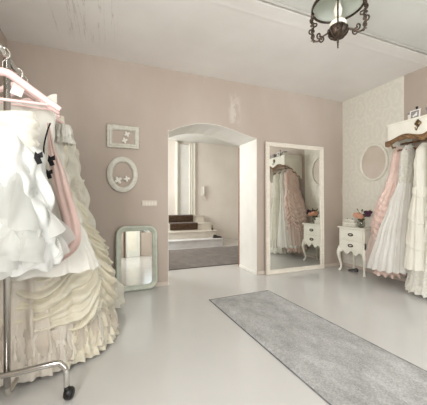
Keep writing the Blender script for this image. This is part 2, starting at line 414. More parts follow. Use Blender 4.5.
# windows
def window(name, x0, x1, z0, z1, y, wallx=None):
    bm = bmesh.new(); d = .05
    def bx(a0, a1, b0, b1):
        if wallx is None: add_box(bm, ((a0 + a1) / 2, y, (b0 + b1) / 2), (a1 - a0, d, b1 - b0))
        else: add_box(bm, (wallx, (a0 + a1) / 2, (b0 + b1) / 2), (d, a1 - a0, b1 - b0))
    f = .055
    bx(x0, x1, z0, z0 + f); bx(x0, x1, z1 - f, z1); bx(x0, x0 + f, z0, z1); bx(x1 - f, x1, z0, z1)
    mx_ = (x0 + x1) / 2; bx(mx_ - .03, mx_ + .03, z0, z1); zt = z1 - .55; bx(x0, x1, zt - .025, zt + .025)
    o = struct(name, bm, M_white2)
    bm = bmesh.new()
    if wallx is None: add_box(bm, (mx_, y - .02, (z0 + z1) / 2), (x1 - x0 - .02, .004, z1 - z0 - .02))
    else: add_box(bm, (wallx + .02 * (1 if wallx > 1 else -1), mx_, (z0 + z1) / 2), (.004, x1 - x0 - .02, z1 - z0 - .02))
    build('pane', bm, M_glass, o)
window('window_1', 1.1, 2.4, .8, 2.72, YF - .2)
window('window_2', 2.62, 3.78, .8, 2.72, YF - .2)
window('window_3', -1.3, .40, .8, 2.7, 0, XL - .2)
# front door with dark wooden post, seen in the small mirror
d = struct('door_1', boxr(.55, 1.02, YF, YF + .05, 0, 2.3, .004), M_white2)
bm = bmesh.new()
for z0, z1 in ((.2, 1.0), (1.12, 2.15)):
    add_box(bm, (.785, YF + .055, (z0 + z1) / 2), (.3, .012, z1 - z0), .004)
build('door_panel', bm, M_white, d)
build('door_frame', boxr(.49, .545, YF, YF + .09, 0, 2.38, .004), M_walnut, d)
build('door_handle', tube([(.6, YF + .05, 1.05), (.6, YF + .1, 1.05), (.69, YF + .1, 1.05)], .009), M_gold, d)

# hallway
HX0, HX1, HY = -.55, 4.5, 7.6
struct('wall_hallway_back', boxr(2.43, HX1, HY, HY + .3, 0, 3.3), M_hall)
struct('wall_hallway_back', boxr(HX0, 1.86, HY, HY + .3, 0, 3.3), M_hall)
struct('wall_hallway_back', boxr(1.86, 2.43, HY + .06, HY + .3, 0, 3.3), M_hall)
struct('wall_hallway_right', boxr(HX1, HX1 + .3, YJ, HY + .3, 0, 3.3), M_hall)
bm = bmesh.new()
for y0, y1, z0, z1 in ((YJ, 5.6, 0, 3.3), (7.0, HY + .3, 0, 3.3), (5.6, 7.0, 0, 1.2), (5.6, 7.0, 2.7, 3.3)):
    add_box(bm, (HX0 - .15, (y0 + y1) / 2, (z0 + z1) / 2), (.3, y1 - y0, z1 - z0))
struct('wall_hallway_left', bm, M_hall)
window('window_4', 5.6, 7.0, 1.2, 2.7, 0, HX0 - .2)
struct('ceiling_hallway', boxr(HX0 - .3, HX1 + .3, YJ, HY + .3, 2.95, 3.3), M_hall_dim)
# white double-moulded doorcase on the landing
d = struct('door_2', boxr(1.88, 2.41, HY + .01, HY + .05, .78, 2.86), M_white2)
bm = bmesh.new()
add_box(bm, (2.33, HY - .01, 1.85), (.03, .05, 2.1), .004); add_box(bm, (2.40, HY - .02, 1.85), (.05, .07, 2.14), .006)
add_box(bm, (2.27, HY, 1.85), (.02, .04, 2.1), .003); add_box(bm, (1.87, HY - .02, 1.85), (.05, .07, 2.14), .006)
build('door_frame', bm, M_white, d)
# wooden edge of the open door leaf behind the right jamb
struct('door_3', boxr(DX1 - .012, DX1 + .03, YJ + .005, YJ + .045, 0, 2.13, .003), M_oak)

# ---------------------------------------------------------------- stairs, hall carpet, intercom
st = thing('staircase', 'short flight of pale painted steps seen through the arched opening', 'stairs', (1.1, 6.45, 0))
SX1 = 2.82
hs = [0, .2, .385, .575, .775]
for i in range(4):
    x1 = (2.82, 2.78, 2.71, 2.62)[i] - 1.1
    y0 = .3 * i
    bm = boxr(-1.6, x1, y0, 1.14, hs[i] if i else 0, hs[i + 1] - .025)
    build('riser', bm, M_treadw if i == 0 else M_tread, st)
    build('tread', boxr(-1.6, x1 + .012, y0 - .022, 1.14, hs[i + 1] - .025, hs[i + 1], .005), M_treadw if i == 0 else M_tread, st)
def coir(i, x0, x1):
    bm = bmesh.new(); y0 = 6.45 + .3 * i; z1 = hs[i + 1]; z0 = hs[i] + .02
    pts = [(y0 - .030, z0), (y0 - .042, z0 + .06), (y0 - .046, z1 - .03), (y0 - .04, z1 + .008), (y0 - .01, z1 + .018), (y0 + .25, z1 + .016)]
    sec = pts + [(y0 + .25, z1 + .003), (y0 - .024, z1 + .003), (y0 - .024, z0)]
    add_prism(bm, sec, x0, x1, 'yz')
    return bm
r1 = build('stair_carpet', coir(2, 1.55, 2.32), M_coir)
tag(r1, 'dark brown coir mat draped over the lower of the two covered steps', 'mat', 'brown mats on the hallway steps')
r2 = build('stair_carpet', coir(3, 1.35, 2.28), M_coir)
tag(r2, 'dark brown coir mat draped over the topmost hallway step', 'mat', 'brown mats on the hallway steps')
hc = build('hallway_carpet', boxr(-.4, 4.2, 4.46, 6.28, 0, .012, .004), M_carpet)
tag(hc, 'greyish brown carpet lying in the hallway in front of the steps', 'carpet')
ic = thing('intercom', 'white door intercom handset hanging on the hallway wall above the steps', 'intercom', (2.69, HY, 1.50))
build('body', box((0, -.02, 0), (.10, .04, .30), .008), M_tread, ic)
build('handset', box((.0, -.055, .02), (.05, .035, .25), .012), M_white2, ic)
build('cord', tube(smoothpath([(0, -.05, -.13), (.03, -.05, -.2), (.02, -.04, -.27), (-.03, -.04, -.26), (-.02, -.04, -.2), (.0, -.03, -.15)]), .008, 6), M_trim, ic)
# things left on the lowest steps
sh = thing('shoe', 'small dark shoe standing on the right end of the lowest hallway step', 'shoe', (2.73, 6.6, .2))
def shoe_bm():
    bm = bmesh.new(); rings = []
    for (x, wv_, h) in ((-.12, .02, .04), (-.10, .035, .09), (-.05, .038, .085), (0, .036, .06), (.06, .042, .045), (.11, .035, .035), (.135, .012, .02)):
        rings.append([bm.verts.new((x, wv_ * math.cos(a), .006 + h * max(0, math.sin(a)))) for a in [PI * k / 8 for k in range(9)]])
    for A, B in zip(rings, rings[1:]):
        for k in range(8): bm.faces.new((A[k], A[k + 1], B[k + 1], B[k]))
        bm.faces.new((A[0], A[8], B[8], B[0]))
    bm.faces.new(rings[0]); bm.faces.new(rings[-1]); return bm
build('upper', shoe_bm(), M_dark, sh, True); build('sole', boxr(-.12, .13, -.036, .036, 0, .008, .003), M_black, sh)
sh2 = thing('flower_pot', 'little dark pot with dry twigs on the second hallway step', 'pot', (2.70, 6.87, .385))
build('pot', lathe([(.02, 0), (.03, .03), (.032, .06), (.026, .06), (.02, .01)], seg=14), M_dark, sh2, True)
bm = bmesh.new()
for k in range(6):
    a = k * 1.05; add_tube(bm, [(0, 0, .04), (.015 * math.cos(a), .015 * math.sin(a), .1), (.03 * math.cos(a), .03 * math.sin(a), .14)], .004, 5)
build('twigs', bm, M_leaf, sh2)

# ---------------------------------------------------------------- back wall items
sw = thing('light_switch', 'wide ivory row of light switches on the back wall left of the arch', 'light switch', (.525, YB, 1.14))
build('plate', box((0, -.006, 0), (.205, .012, .082), .004), M_trim, sw)
for k in range(5):
    build('rocker', box((-.078 + .039 * k, -.015, 0), (.032, .012, .05), .003), M_cream, sw)

def blossom(parent, x, z, r=.03, rot=0.0, y=-.012):
    bm = bmesh.new()
    for k in range(4):
        a = rot + k * PI / 2; cx_, cz_ = x + r * .62 * math.cos(a), z + r * .62 * math.sin(a)
        ring = []
        c0 = bm.verts.new((cx_, y - .006, cz_))
        for j in range(12):
            b_ = 2 * PI * j / 12
            u, v = r * .55 * math.cos(b_), r * .40 * math.sin(b_)
            ring.append(bm.verts.new((cx_ + u * math.cos(a) - v * math.sin(a), y - .010 + .004 * math.cos(b_), cz_ + u * math.sin(a) + v * math.cos(a))))
        for j in range(12): bm.faces.new((c0, ring[j], ring[(j + 1) % 12]))
    bmesh.ops.create_icosphere(bm, subdivisions=1, radius=r * .2, matrix=Matrix.Translation((x, y - .012, z)))
    o = build('blossom', bm, M_blossom, parent, True)
    s = o.modifiers.new('s', 'SOLIDIFY'); s.thickness = .003
FP = [(0, 0), (0, .02), (.006, .028), (.020, .024), (.032, .034), (.048, .03), (.058, .018), (.062, .008), (.062, 0)]
def corners(parent, hw, hh):
    P = []
    for (x0, z0), (x1, z1) in (((-hw, -hh), (hw, -hh)), ((hw, -hh), (hw, hh)), ((hw, hh), (-hw, hh)), ((-hw, hh), (-hw, -hh))):
        for k in range(24): P.append((x0 + (x1 - x0) * k / 24, -.021, z0 + (z1 - z0) * k / 24))
    return build('beading', tube(P, [.004 + .003 * abs(noise.noise(Vector(p) * 60)) for p in P], 6, True), M_wear, parent, True)
# frame 1: px 108..139 x 122..149
f1 = thing('picture_frame', 'rectangular empty white frame with worn edges holding two white blossoms', 'picture frame', (.19, YB, 2.005), group='empty white frames on the back wall')
build('frame', frame_bm('rect', .198, .145, .004, FP, 2, .01), M_frame, f1); corners(f1, .198, .145)
blossom(f1, .045, .04, .034, .5); blossom(f1, .015, -.045, .034, .3)
# frame 2: oval px 106..137, y 156..192
f2 = thing('picture_frame', 'oval empty white frame with two white blossoms below the rectangular frame', 'picture frame', (.18, YB, 1.515), group='empty white frames on the back wall')
FO = [(0, 0), (0, .018), (.008, .028), (.022, .024), (.04, .036), (.056, .03), (.068, .016), (.07, .006), (.07, 0)]
build('frame', frame_bm('ellipse', .192, .232, 0, FO, 10, .008), M_frame, f2, True)
bm = bmesh.new(); random.seed(9)
add_tube(bm, [((.187) * math.cos(2 * PI * k / 144), -.021, .227 * math.sin(2 * PI * k / 144)) for k in range(144)], [.004 + .0025 * (k % 4 in (1, 2)) for k in range(144)], 6, False, True)
build('beading', bm, M_frame, f2, True)
blossom(f2, -.055, -.075, .046, .6); blossom(f2, .05, -.055, .036, .2)

# small mirror leaning on the wall
lean = math.radians(3.4)
sm = thing('leaning_mirror', 'small rounded sage-grey framed mirror on the floor leaning on the back wall', 'mirror', (.358, YB - .065, .0), rot=(-lean, 0, 0))
def shiftz(o, z): o.location = (0, 0, z); return o
hw, hh = .265, .422
SP = [(0, 0), (0, .026), (.008, .036), (.022, .038), (.034, .032), (.04, .026), (.054, .026), (.062, .020), (.072, .012), (.072, 0)]
shiftz(build('frame', frame_bm('rect', hw, hh, .12, SP, 12), M_sage, sm, True), hh)
shiftz(build('mirror_glass', plate_bm('rect', hw - .070, hh - .070, .052, .004, .009), M_mirror, sm), hh)
shiftz(build('backing', plate_bm('rect', hw - .01, hh - .01, .11, -.004, .003), M_wood, sm), hh)

# tall standing mirror; bottom edge 2.36..3.5
tw = thing('standing_mirror', 'tall cream framed mirror standing against the back wall between arch and corner', 'mirror', (2.925, YB - .046, 0), rot=(-math.radians(.55), 0, 0))
hw, hh = .59, 1.06
TP = [(0, 0), (0, .030), (.005, .036), (.022, .036), (.028, .030), (.052, .028), (.058, .034), (.066, .032), (.070, .02), (.070, 0)]
shiftz(build('frame', frame_bm('rect', hw, hh, .002, TP, 1), M_cream, tw), hh)
shiftz(build('mirror_glass', plate_bm('rect', hw - .068, hh - .068, .002, .006, .012), M_mirror, tw), hh)
shiftz(build('backing', plate_bm('rect', hw - .01, hh - .01, .002, -.006, .005), M_oak, tw), hh)

# oval frame on wallpaper
f3 = thing('picture_frame', 'large oval cream frame hanging on the damask wallpaper above the nightstand', 'picture frame', (XR - .004, 3.05, 1.80), rz=-PI / 2)
build('frame', frame_bm('ellipse', .245, .30, 0, [(0, 0), (0, .02), (.008, .03), (.02, .032), (.03, .026), (.036, .02), (.038, 0)], 10), M_white, f3, True)
build('backing', plate_bm('ellipse', .212, .267, 0, .002, .006), M_trim, f3)

# ---------------------------------------------------------------- runner rug
rg = thing('runner_rug', 'long grey mottled shag runner lying across the pale floor', 'rug', (1.585, 1.3, 0), rz=.034)
def rug_pile():
    bm = bmesh.new(); nx, ny = 26, 110; X0, X1, Y0, Y1 = -.415, .415, -2.2, 1.64
    g = [[bm.verts.new((X0 + (X1 - X0) * i / nx, Y0 + (Y1 - Y0) * j / ny, .011 + .003 * noise.noise(Vector((i * .5, j * .5, 0))) - (.006 if i in (0, nx) or j in (0, ny) else 0))) for i in range(nx + 1)] for j in range(ny + 1)]
    for j in range(ny):
        for i in range(nx): bm.faces.new((g[j][i], g[j][i + 1], g[j + 1][i + 1], g[j + 1][i]))
    return bm
build('pile', rug_pile(), M_rug, rg, True)
bm = bmesh.new()
for c, s in (((-.416, -.28, .004), (.010, 3.86, .008)), ((.416, -.28, .004), (.010, 3.86, .008)), ((0, 1.641, .004), (.84, .010, .008)), ((0, -2.201, .004), (.84, .010, .008))):
    add_box(bm, c, s, .003)
build('binding', bm, M_rug_edge, rg)

# ---------------------------------------------------------------- nightstand
def nightstand():
    t = thing('nightstand', 'white two-drawer nightstand with cabriole legs in the room corner', 'nightstand', (3.83, 3.175, 0), rz=-PI / 2)
    W, D = .25, .18
    build('tabletop', box((0, 0, .738), (2 * W + .03, 2 * D + .03, .024), .008), M_white, t)
    build('body', boxr(-W + .01, W - .01, -D + .012, D - .005, .36, .726, .004), M_white, t)
    for z0, z1 in ((.545, .712), (.372, .532)):
        dr = build('drawer', boxr(-W + .03, W - .03, -D - .004, -D + .02, z0, z1, .006), M_white, t)
        zc = (z0 + z1) / 2
        pl = build('pull_plate', frame_bm('ellipse', .05, .026, 0, [(0, 0), (0, .006), (.008, .010), (.016, .006), (.016, 0)]), M_bronze, dr, True)
        pl.location = (0, -D - .003, zc)
        hb = build('pull_handle', tube(smoothpath([(-.036, -D - .006, zc + .006), (-.03, -D - .024, zc - .006), (0, -D - .028, zc - .014), (.03, -D - .024, zc - .006), (.036, -D - .006, zc + .006)]), .0045, 6), M_bronze, dr, True)
    # scalloped aprons
    def apron(n=28, L=W):
        pts = [(-L, .40), (L, .40)]
        for k in range(n + 1):
            u = 1 - 2 * k / n; a = abs(u)
            z = .325 + .045 * (1 - a) ** .7 * 0 + .03 * math.cos(u * PI * 3) * (1 if a < .66 else .4) - .02 * a + .012
            pts.append((u * L, z))
        return pts
    build('apron', prism(apron(), -D + .004, -D + .02), M_white, t)
    for sx in (-1, 1):
        bm = prism([(y * D / W, z) for y, z in apron()], sx * (W - .02), sx * (W - .004), 'yz'); build('apron', bm, M_white, t)
    for sx in (-1, 1):
        for sy in (-1, 1):
            q = Vector((sx, sy, 0)).normalized(); c = Vector((sx * (W - .03), sy * (D - .03), 0))
            prof = [(.012, .42, .030), (.022, .37, .034), (.036, .31, .034), (.030, .24, .026), (.012, .16, .020), (-.004, .09, .016), (.0, .05, .015), (.016, .022, .019), (.030, .004, .022)]
            pts = smoothpath([c + q * o + Vector((0, 0, z)) for o, z, r in prof], 4)
            rs = [v.x for v in smoothpath([(r, 0, 0) for o, z, r in prof], 4)]
            bm = tube(pts, rs, 10)
            add_box(bm, c + Vector((0, 0, .45)), (.04, .04, .14), .004)
            build('leg', bm, M_white, t, True)
    return t
nightstand()
def at_ns(lx, ly): return (3.83 + ly, 3.175 - lx)
p = at_ns(-.11, -.02)
bx1 = thing('keepsake_box', 'lower white keepsake box on the nightstand', 'box', (p[0], p[1], .75), rz=-PI / 2 + .08)
build('body', boxr(-.12, .12, -.085, .085, 0, .055, .004), M_frame, bx1); build('lid', boxr(-.124, .124, -.089, .089, .047, .064, .003), M_white, bx1)
bx2 = thing('keepsake_box', 'upper white keepsake box stacked on the lower one on the nightstand', 'box', (p[0], p[1], .8145), rz=-PI / 2 - .05)
build('body', boxr(-.1, .1, -.07, .07, 0, .045, .004), M_frame, bx2); build('lid', boxr(-.104, .104, -.074, .074, .038, .052, .003), M_white, bx2)
for k in range(2):
    kn = build('bead_knob', lathe([(.001, 0), (.008, .003), (.009, .01), (.004, .016), (.001, .017)], ((-.07 + k * .1), -.03, .052), 10), M_dark, bx2, True)
p = at_ns(.07, -.03)
vs = thing('flower_vase', 'small clear glass vase holding peach roses and plum blooms on the nightstand', 'vase', (p[0], p[1], .75), rz=0); vs.scale = (1.15, 1.15, 1.15)
build('vase', lathe([(.03, 0), (.045, .02), (.05, .06), (.04, .1), (.046, .12), (.043, .12), (.037, .1), (.046, .06), (.041, .022), (.027, .006)], seg=20), M_glass, vs, True)
def rose(parent, c, r, m, name):
    bm = bmesh.new(); c = Vector(c)
    for ring, (n, rad, h) in enumerate(((3, .35, .55), (5, .62, .4), (6, .95, .15))):
        for k in range(n):
            a = 2 * PI * k / n + ring * .7
            dirv = Vector((math.cos(a), math.sin(a), 0)); tan = Vector((-math.sin(a), math.cos(a), 0))
            g = []
            for i in range(4):
                for j in range(5):
                    s = (j - 2) / 2; t = i / 3
                    rr = r * rad * (.35 + .65 * math.sin(t * 1.7)) * (1 - .12 * s * s)
                    g.append(bm.verts.new(c + dirv * rr + tan * (s * r * rad * .62 * math.sin(.5 + t * 2.1)) + Vector((0, 0, r * (t * 1.1 - .55 + h * .5 - .12 * s * s)))))
            for i in range(3):
                for j in range(4): bm.faces.new((g[i * 5 + j], g[i * 5 + j + 1], g[i * 5 + j + 6], g[i * 5 + j + 5]))
    bmesh.ops.create_icosphere(bm, subdivisions=2, radius=r * .45, matrix=Matrix.Translation(c + Vector((0, 0, r * .1))))
    return build(name, bm, m, parent, True)
rose(vs, (-.04, .035, .165), .055, M_peach, 'rose'); rose(vs, (-.06, -.03, .15), .05, M_peach, 'rose')
for dx, dy, dz in ((-.02, -.075, .17), (.0, -.11, .20), (-.03, -.13, .17), (.02, -.06, .21), (-.01, -.14, .21)):
    rose(vs, (dx, dy, dz), .034, M_plum, 'plum_bloom')
bm = bmesh.new(); random.seed(4)
for k in range(12):
    a = random.uniform(0, 2 * PI); e = random.uniform(.06, .13); h = random.uniform(.15, .26)
    tip = Vector((e * math.cos(a), e * math.sin(a), h)); mid = Vector((e * .4 * math.cos(a), e * .4 * math.sin(a), h * .75))
    add_tube(bm, smoothpath([(0, 0, .03), mid, tip], 4), .0025, 5)
    t = Vector((-math.sin(a), math.cos(a), 0)) * .014; d_ = (tip - mid) * .5
    q = [bm.verts.new(v) for v in (tip - d_, tip + t - d_ * .3 + Vector((0, 0, .006)), tip + d_ * .6, tip - t - d_ * .3 + Vector((0, 0, .006)))]
    bm.faces.new(q)
build('leaf_sprays', bm, M_leaf, vs)
# dark shoe-shaped object added to stand in for the rear leg's shadow
pr = thing('shoe', 'dark shape added for the rear leg shadow under the nightstand', 'shoe', (3.82, 3.27, 0), rz=2.2); pr.scale = (.6, .6, .6)
build('upper', shoe_bm(), M_dark, pr, True)
bm = bmesh.new(); add_tube(bm, [(-.105, 0, 0), (-.105, 0, .05)], [.006, .014], 8); build('heel', bm, M_black, pr)

# ---------------------------------------------------------------- gown helpers
def interp(prof, z):
    for a, b in zip(prof, prof[1:]):
        if a[0] >= z >= b[0]:
            t = (a[0] - z) / max(1e-6, a[0] - b[0]); t = t * t * (3 - 2 * t) * .5 + t * .5
            return [a[i] + (b[i] - a[i]) * t for i in range(1, len(a))]
    return list(prof[-1][1:]) if z < prof[-1][0] else list(prof[0][1:])
def drape(prof, folds=18, seed=0, n=180, rows=60, hem=.01, wr=.006, disp=None, top=None, rag=0, cap=False):
    """prof rows: z, rx, ry, fold amplitude, dx, dy (top to bottom) ; returns a bmesh around the local origin"""
    rnd = random.Random(seed); ph = [rnd.uniform(0, 6.28) for _ in range(6)]
    bm = bmesh.new(); z0, z1 = prof[0][0], prof[-1][0]; rings = []
    for i in range(rows + 1):
        t = i / rows; z = z0 + (z1 - z0) * t; rx, ry, am, dx, dy = interp(prof, z); rg = []
        for k in range(n):
            a = 2 * PI * k / n
            F = .55 * math.sin(folds * a + ph[0] + 1.2 * math.sin(2 * a + ph[1]) + .8 * t) + .3 * math.sin(folds * .6 // 1 * a + ph[2] - 1.1 * t) + .25 * math.sin((folds * 1.7 // 1) * a + ph[3])
            F += .5 * noise.noise(Vector((3 * math.cos(a) + seed, 3 * math.sin(a), z * 1.5)))
            q = 1 + am * F
            zz = z
            if i == 0 and top: pass
            x = dx + rx * q * math.cos(a); y = dy + ry * q * math.sin(a)
            if disp:
                e, ez = disp(a, z, t); x += e * math.cos(a); y += e * math.sin(a); zz += ez
            w_ = wr * noise.noise(Vector((x * 16, y * 16, z * 9 + seed)))
            x += w_ * math.cos(a); y += w_ * math.sin(a)
            if top: zz += top(a) * max(0, 1 - t * 6)
            if i == rows:
                zz += hem * (math.sin(folds * a * 1.0 + ph[4]) + rag * noise.noise(Vector((9 * math.cos(a), 9 * math.sin(a), seed))))
            rg.append(bm.verts.new((x, y, zz)))
        rings.append(rg)
    for A, B in zip(rings, rings[1:]):
        for k in range(n): bm.faces.new((A[k], A[(k + 1) % n], B[(k + 1) % n], B[k]))
    if cap: bm.faces.new(rings[0])
    return bm
def ruffle(rx, ry, z, h, amp=.03, fr=26, seed=0, n=260, flare=.03, dx=0, dy=0, bm=None, rows=6, tilt=0):
    own = bm is None
    if own: bm = bmesh.new()
    rnd = random.Random(seed); p1, p2 = rnd.uniform(0, 6), rnd.uniform(0, 6); rings = []
    for i in range(rows + 1):
        t = i / rows; rg = []
        for k in range(n):
            a = 2 * PI * k / n
            q = amp * t ** .8 * (math.sin(fr * a + p1 + 1.5 * math.sin(3 * a)) * .7 + .5 * math.sin(fr * 1.618 // 1 * a + p2)) + flare * math.sin(t * 1.5)
            q += .012 * noise.noise(Vector((12 * math.cos(a), 12 * math.sin(a), z * 9 + seed + t * 2)))
            zz = z - h * t + .25 * h * t * noise.noise(Vector((5 * math.cos(a), 5 * math.sin(a), seed * 3.1))) + tilt * math.cos(a)
            rg.append(bm.verts.new((dx + (rx + q) * math.cos(a), dy + (ry + q) * math.sin(a), zz)))
        rings.append(rg)
    for A, B in zip(rings, rings[1:]):
        for k in range(n): bm.faces.new((A[k], A[(k + 1) % n], B[(k + 1) % n], B[k]))
    return bm
def petals(rowspec, seed=0):
    """rowspec: z, rx, ry, count, length, width, flare, dx, dy"""
    rnd = random.Random(seed); bm = bmesh.new()
    for (z, rx, ry, cnt, L, Wd, fl, dx, dy) in rowspec:
        for k in range(cnt):
            a = 2 * PI * (k + rnd.uniform(-.3, .3)) / cnt
            d_ = Vector((math.cos(a), math.sin(a), 0)); tn = Vector((-math.sin(a), math.cos(a), 0))
            b0 = Vector((dx + rx * math.cos(a), dy + ry * math.sin(a), z + rnd.uniform(-.03, .03)))
            l = L * rnd.uniform(.8, 1.2); wd = Wd * rnd.uniform(.8, 1.25); f = fl * rnd.uniform(.6, 1.3); sk = rnd.uniform(-.25, .25)
            fq = rnd.uniform(5, 9); ph = rnd.uniform(0, 6); NI, NJ = 12, 14; g = []
            for i in range(NI + 1):
                t = i / NI
                for j in range(NJ + 1):
                    s = j / NJ * 2 - 1
                    edge = 1 - .28 * s * s * t + .06 * t * noise.noise(Vector((s * 4, seed + k, z * 7)))
                    w_ = wd * (.35 + .75 * math.sin(min(1, t * 1.1) * 1.5))
                    out = f * math.sin(t * 2.0) + .030 * t * math.sin(fq * s + ph) + .02 * noise.noise(Vector((s * 2, t * 3, k * 2.3 + z * 5))) - .05 * s * s * wd / .15 * .6
                    g.append(bm.verts.new(b0 + d_ * out + tn * (s * w_ + sk * t * l) + Vector((0, 0, -l * t * edge))))
            for i in range(NI):
                for j in range(NJ):
                    o = i * (NJ + 1) + j; bm.faces.new((g[o], g[o + 1], g[o + NJ + 2], g[o + NJ + 1]))
    return bm
def hanger(name, label, x, y, zr, m, half=.22, rz=0.0, group=None, drop=.16, thick=.011, low=0.0):
    """clothes hanger hooked over a rail at height zr, shoulders along local x"""
    t = thing(name, label, 'hanger', (x, y, zr), rz, group)
    pts = [(.0, 0, -.072 - low), (.0, 0, -.055), (.012, 0, -.04), (.03, 0, -.018), (.028, 0, .006), (.012, 0, .021), (-.008, 0, .020), (-.022, 0, .008)]
    build('hook', tube(smoothpath(pts, 5), .0035, 6), M_chrome, t, True)
    z0 = -.078 - low; dz = drop + .055 - .078 - low
    arm = smoothpath([(k * half, 0, z0 - dz * f) for k, f in ((-1, 1), (-.8, .80), (-.5, .48), (-.25, .20), (-.08, .03), (.08, .03), (.25, .20), (.5, .48), (.8, .80), (1, 1))], 5)
    bm = bmesh.new(); rs = [thick * (1.0 + .5 * math.sin(PI * i / (len(arm) - 1))) for i in range(len(arm))]
    add_tube(bm, arm, rs, 8)
    add_tube(bm, [(-half * .85, 0, -drop - .035), (half * .85, 0, -drop - .035)], thick * .6, 8)
    build('shoulder_bar', bm, m, t, True)
    return t
def straps(x0, ztop, zb, spread, dy=.0):
    bm = bmesh.new()
    for s in (-1, 1):
        add_tube(bm, smoothpath([(s * spread * .75, dy - .02, ztop), (s * spread * .95, dy - .045, (ztop + zb) / 2), (s * spread, dy - .05, zb)], 4), .008, 6)
    return bm

# ---------------------------------------------------------------- left garment rack
RX, RY0, RY1, RZ = -.52, 1.80, 3.30, 1.955
gr = thing('garment_rack', 'chrome garment rack on black casters crowded with gowns at the left', 'clothes rack', (RX, RY0, 0))
build('hanging_rail', tube([(0, -.12, RZ), (0, RY1 - RY0 + .1, RZ)], .0145, 12), M_chrome, gr, True)
for i, y in enumerate((0, RY1 - RY0)):
    build('upright', tube([(0, y, .12), (0, y, RZ + .01)], .0165, 14), M_chrome, gr, True)
    build('finial', lathe([(.0165, 0), (.019, .004), (.019, .014), (.014, .022), (.001, .024)], (0, y, RZ), 14), M_chrome, gr, True)
    sgn = -1 if i == 0 else 1
    pts = smoothpath([(-.33, y - .06 * sgn * 0, .075), (-.33, y, .15), (-.30, y, .195), (-.25, y, .205), (0, y - .012, .198), (.23, y - .03, .218), (.27, y - .035, .205), (.295, y - .04, .165), (.298, y - .04, .075)], 6)
    build('foot_bar', tube(pts, .0165, 12), M_chrome, gr, True)
    for x, yy in ((-.33, y), (.298, y - .04)):
        cs = build('caster', tube([(x, yy, .075), (x, yy, .055)], .015, 12), M_black, gr, True)
        bm = bmesh.new()
        add_tube(bm, [(x + .012 + dd, yy - .3 * dd, .035) for dd in (-.026, -.022, -.012, .012, .022, .026)], [.014, .026, .034, .034, .026, .014], 20)
        build('wheel', bm, M_black, cs, True)
build('lower_rail', tube(smoothpath([(0, 0, .125), (0, .012, .082), (0, .06, .066), (0, .3, .066), (0, 1.2, .066), (0, 1.44, .066), (0, 1.488, .082), (0, 1.5, .125)], 6), .0155, 12), M_chrome, gr, True)

G = 'pink hangers on the left rack'
hl = [(1.735, .27, 'pink wide hanger nearest the camera at the front of the chrome rack', 0.0),
      (1.97, .225, 'pink hanger just behind the front one on the chrome rack', .10),
      (2.08, .22, 'pink hanger third from the front of the chrome rack', -.06),
      (2.24, .22, 'pink hanger above the ivory lace gown in the middle of the chrome rack', .05)]
for y, hf, lb, rz in hl: hanger('clothes_hanger', lb, RX, y, RZ + .0, M_pinkh, hf, rz, G, .22 if y < 1.8 else .17, .015 if y < 1.8 else .011, .028 if y < 1.8 else .0)
for y, lb in ((2.45, 'hanger carrying the cream draped gown in the middle of the chrome rack'), (2.72, 'hanger carrying the crumpled ivory gown on the chrome rack'), (2.98, 'hanger carrying the ruffled ivory gown deepest on the chrome rack')):
    hanger('clothes_hanger', lb, RX, y, RZ, M_pinkh, .17, 0, G, .10, .009)
# swing tag
tg = thing('swing_tag', 'white paper swing tag tied to the pink front hanger', 'tag', (RX + .055, 1.79, 1.79), rot=(0, .3, .2))
build('card', box((0, 0, 0), (.055, .0025, .085), .0), M_paper, tg); build('string', tube([(0, 0, .04), (-.01, .0, .09)], .0015, 5), M_paper, tg)

# A: front strapless tulle gown
gA = thing('gown', 'short strapless white gown with ruched bodice and huge petal tulle skirt at the rack front', 'gown', (-.545, 1.725, 0))
def sweet(a): return .035 * math.cos(2 * (a + PI / 2)) * 0 - .02 + .03 * abs(math.cos(a)) * (1 if math.sin(a) < 0 else -.5)
def ruch(a, z, t): return (.007 * math.sin(110 * (z + .10 * math.cos(a + .4) ** 2 + .02 * math.sin(3 * a))), 0)
build('bodice', drape([(1.635, .175, .060, .0, .0, 0), (1.57, .19, .075, .01, 0, 0), (1.46, .185, .075, .02, 0, 0), (1.33, .165, .065, .03, 0, 0), (1.22, .18, .08, .05, 0, 0)], 9, 2, 140, 60, 0, .014, ruch, sweet), M_ivory_sat, gA, True)
build('underskirt', drape([(1.50, .175, .065, .05, 0, -.01), (1.40, .195, .09, .07, .01, -.015), (1.15, .24, .12, .10, .02, -.02), (.97, .27, .14, .10, .0, -.03), (.86, .28, .15, .12, .01, -.03), (.80, .27, .13, .14, .01, -.03)], 11, 5, 200, 60, .014, .05), M_tulle_cool, gA, True)
build('petal_skirt', petals([(1.44, .15, .06, 7, .34, .15, .035, .0, -.015), (1.33, .165, .09, 7, .32, .18, .04, .0, -.02), (1.21, .185, .10, 8, .32, .19, .045, .0, -.02), (1.11, .205, .115, 8, .28, .18, .04, .0, -.03), (1.03, .22, .125, 9, .23, .16, .035, .0, -.03)], 7), M_sheer, gA, True)
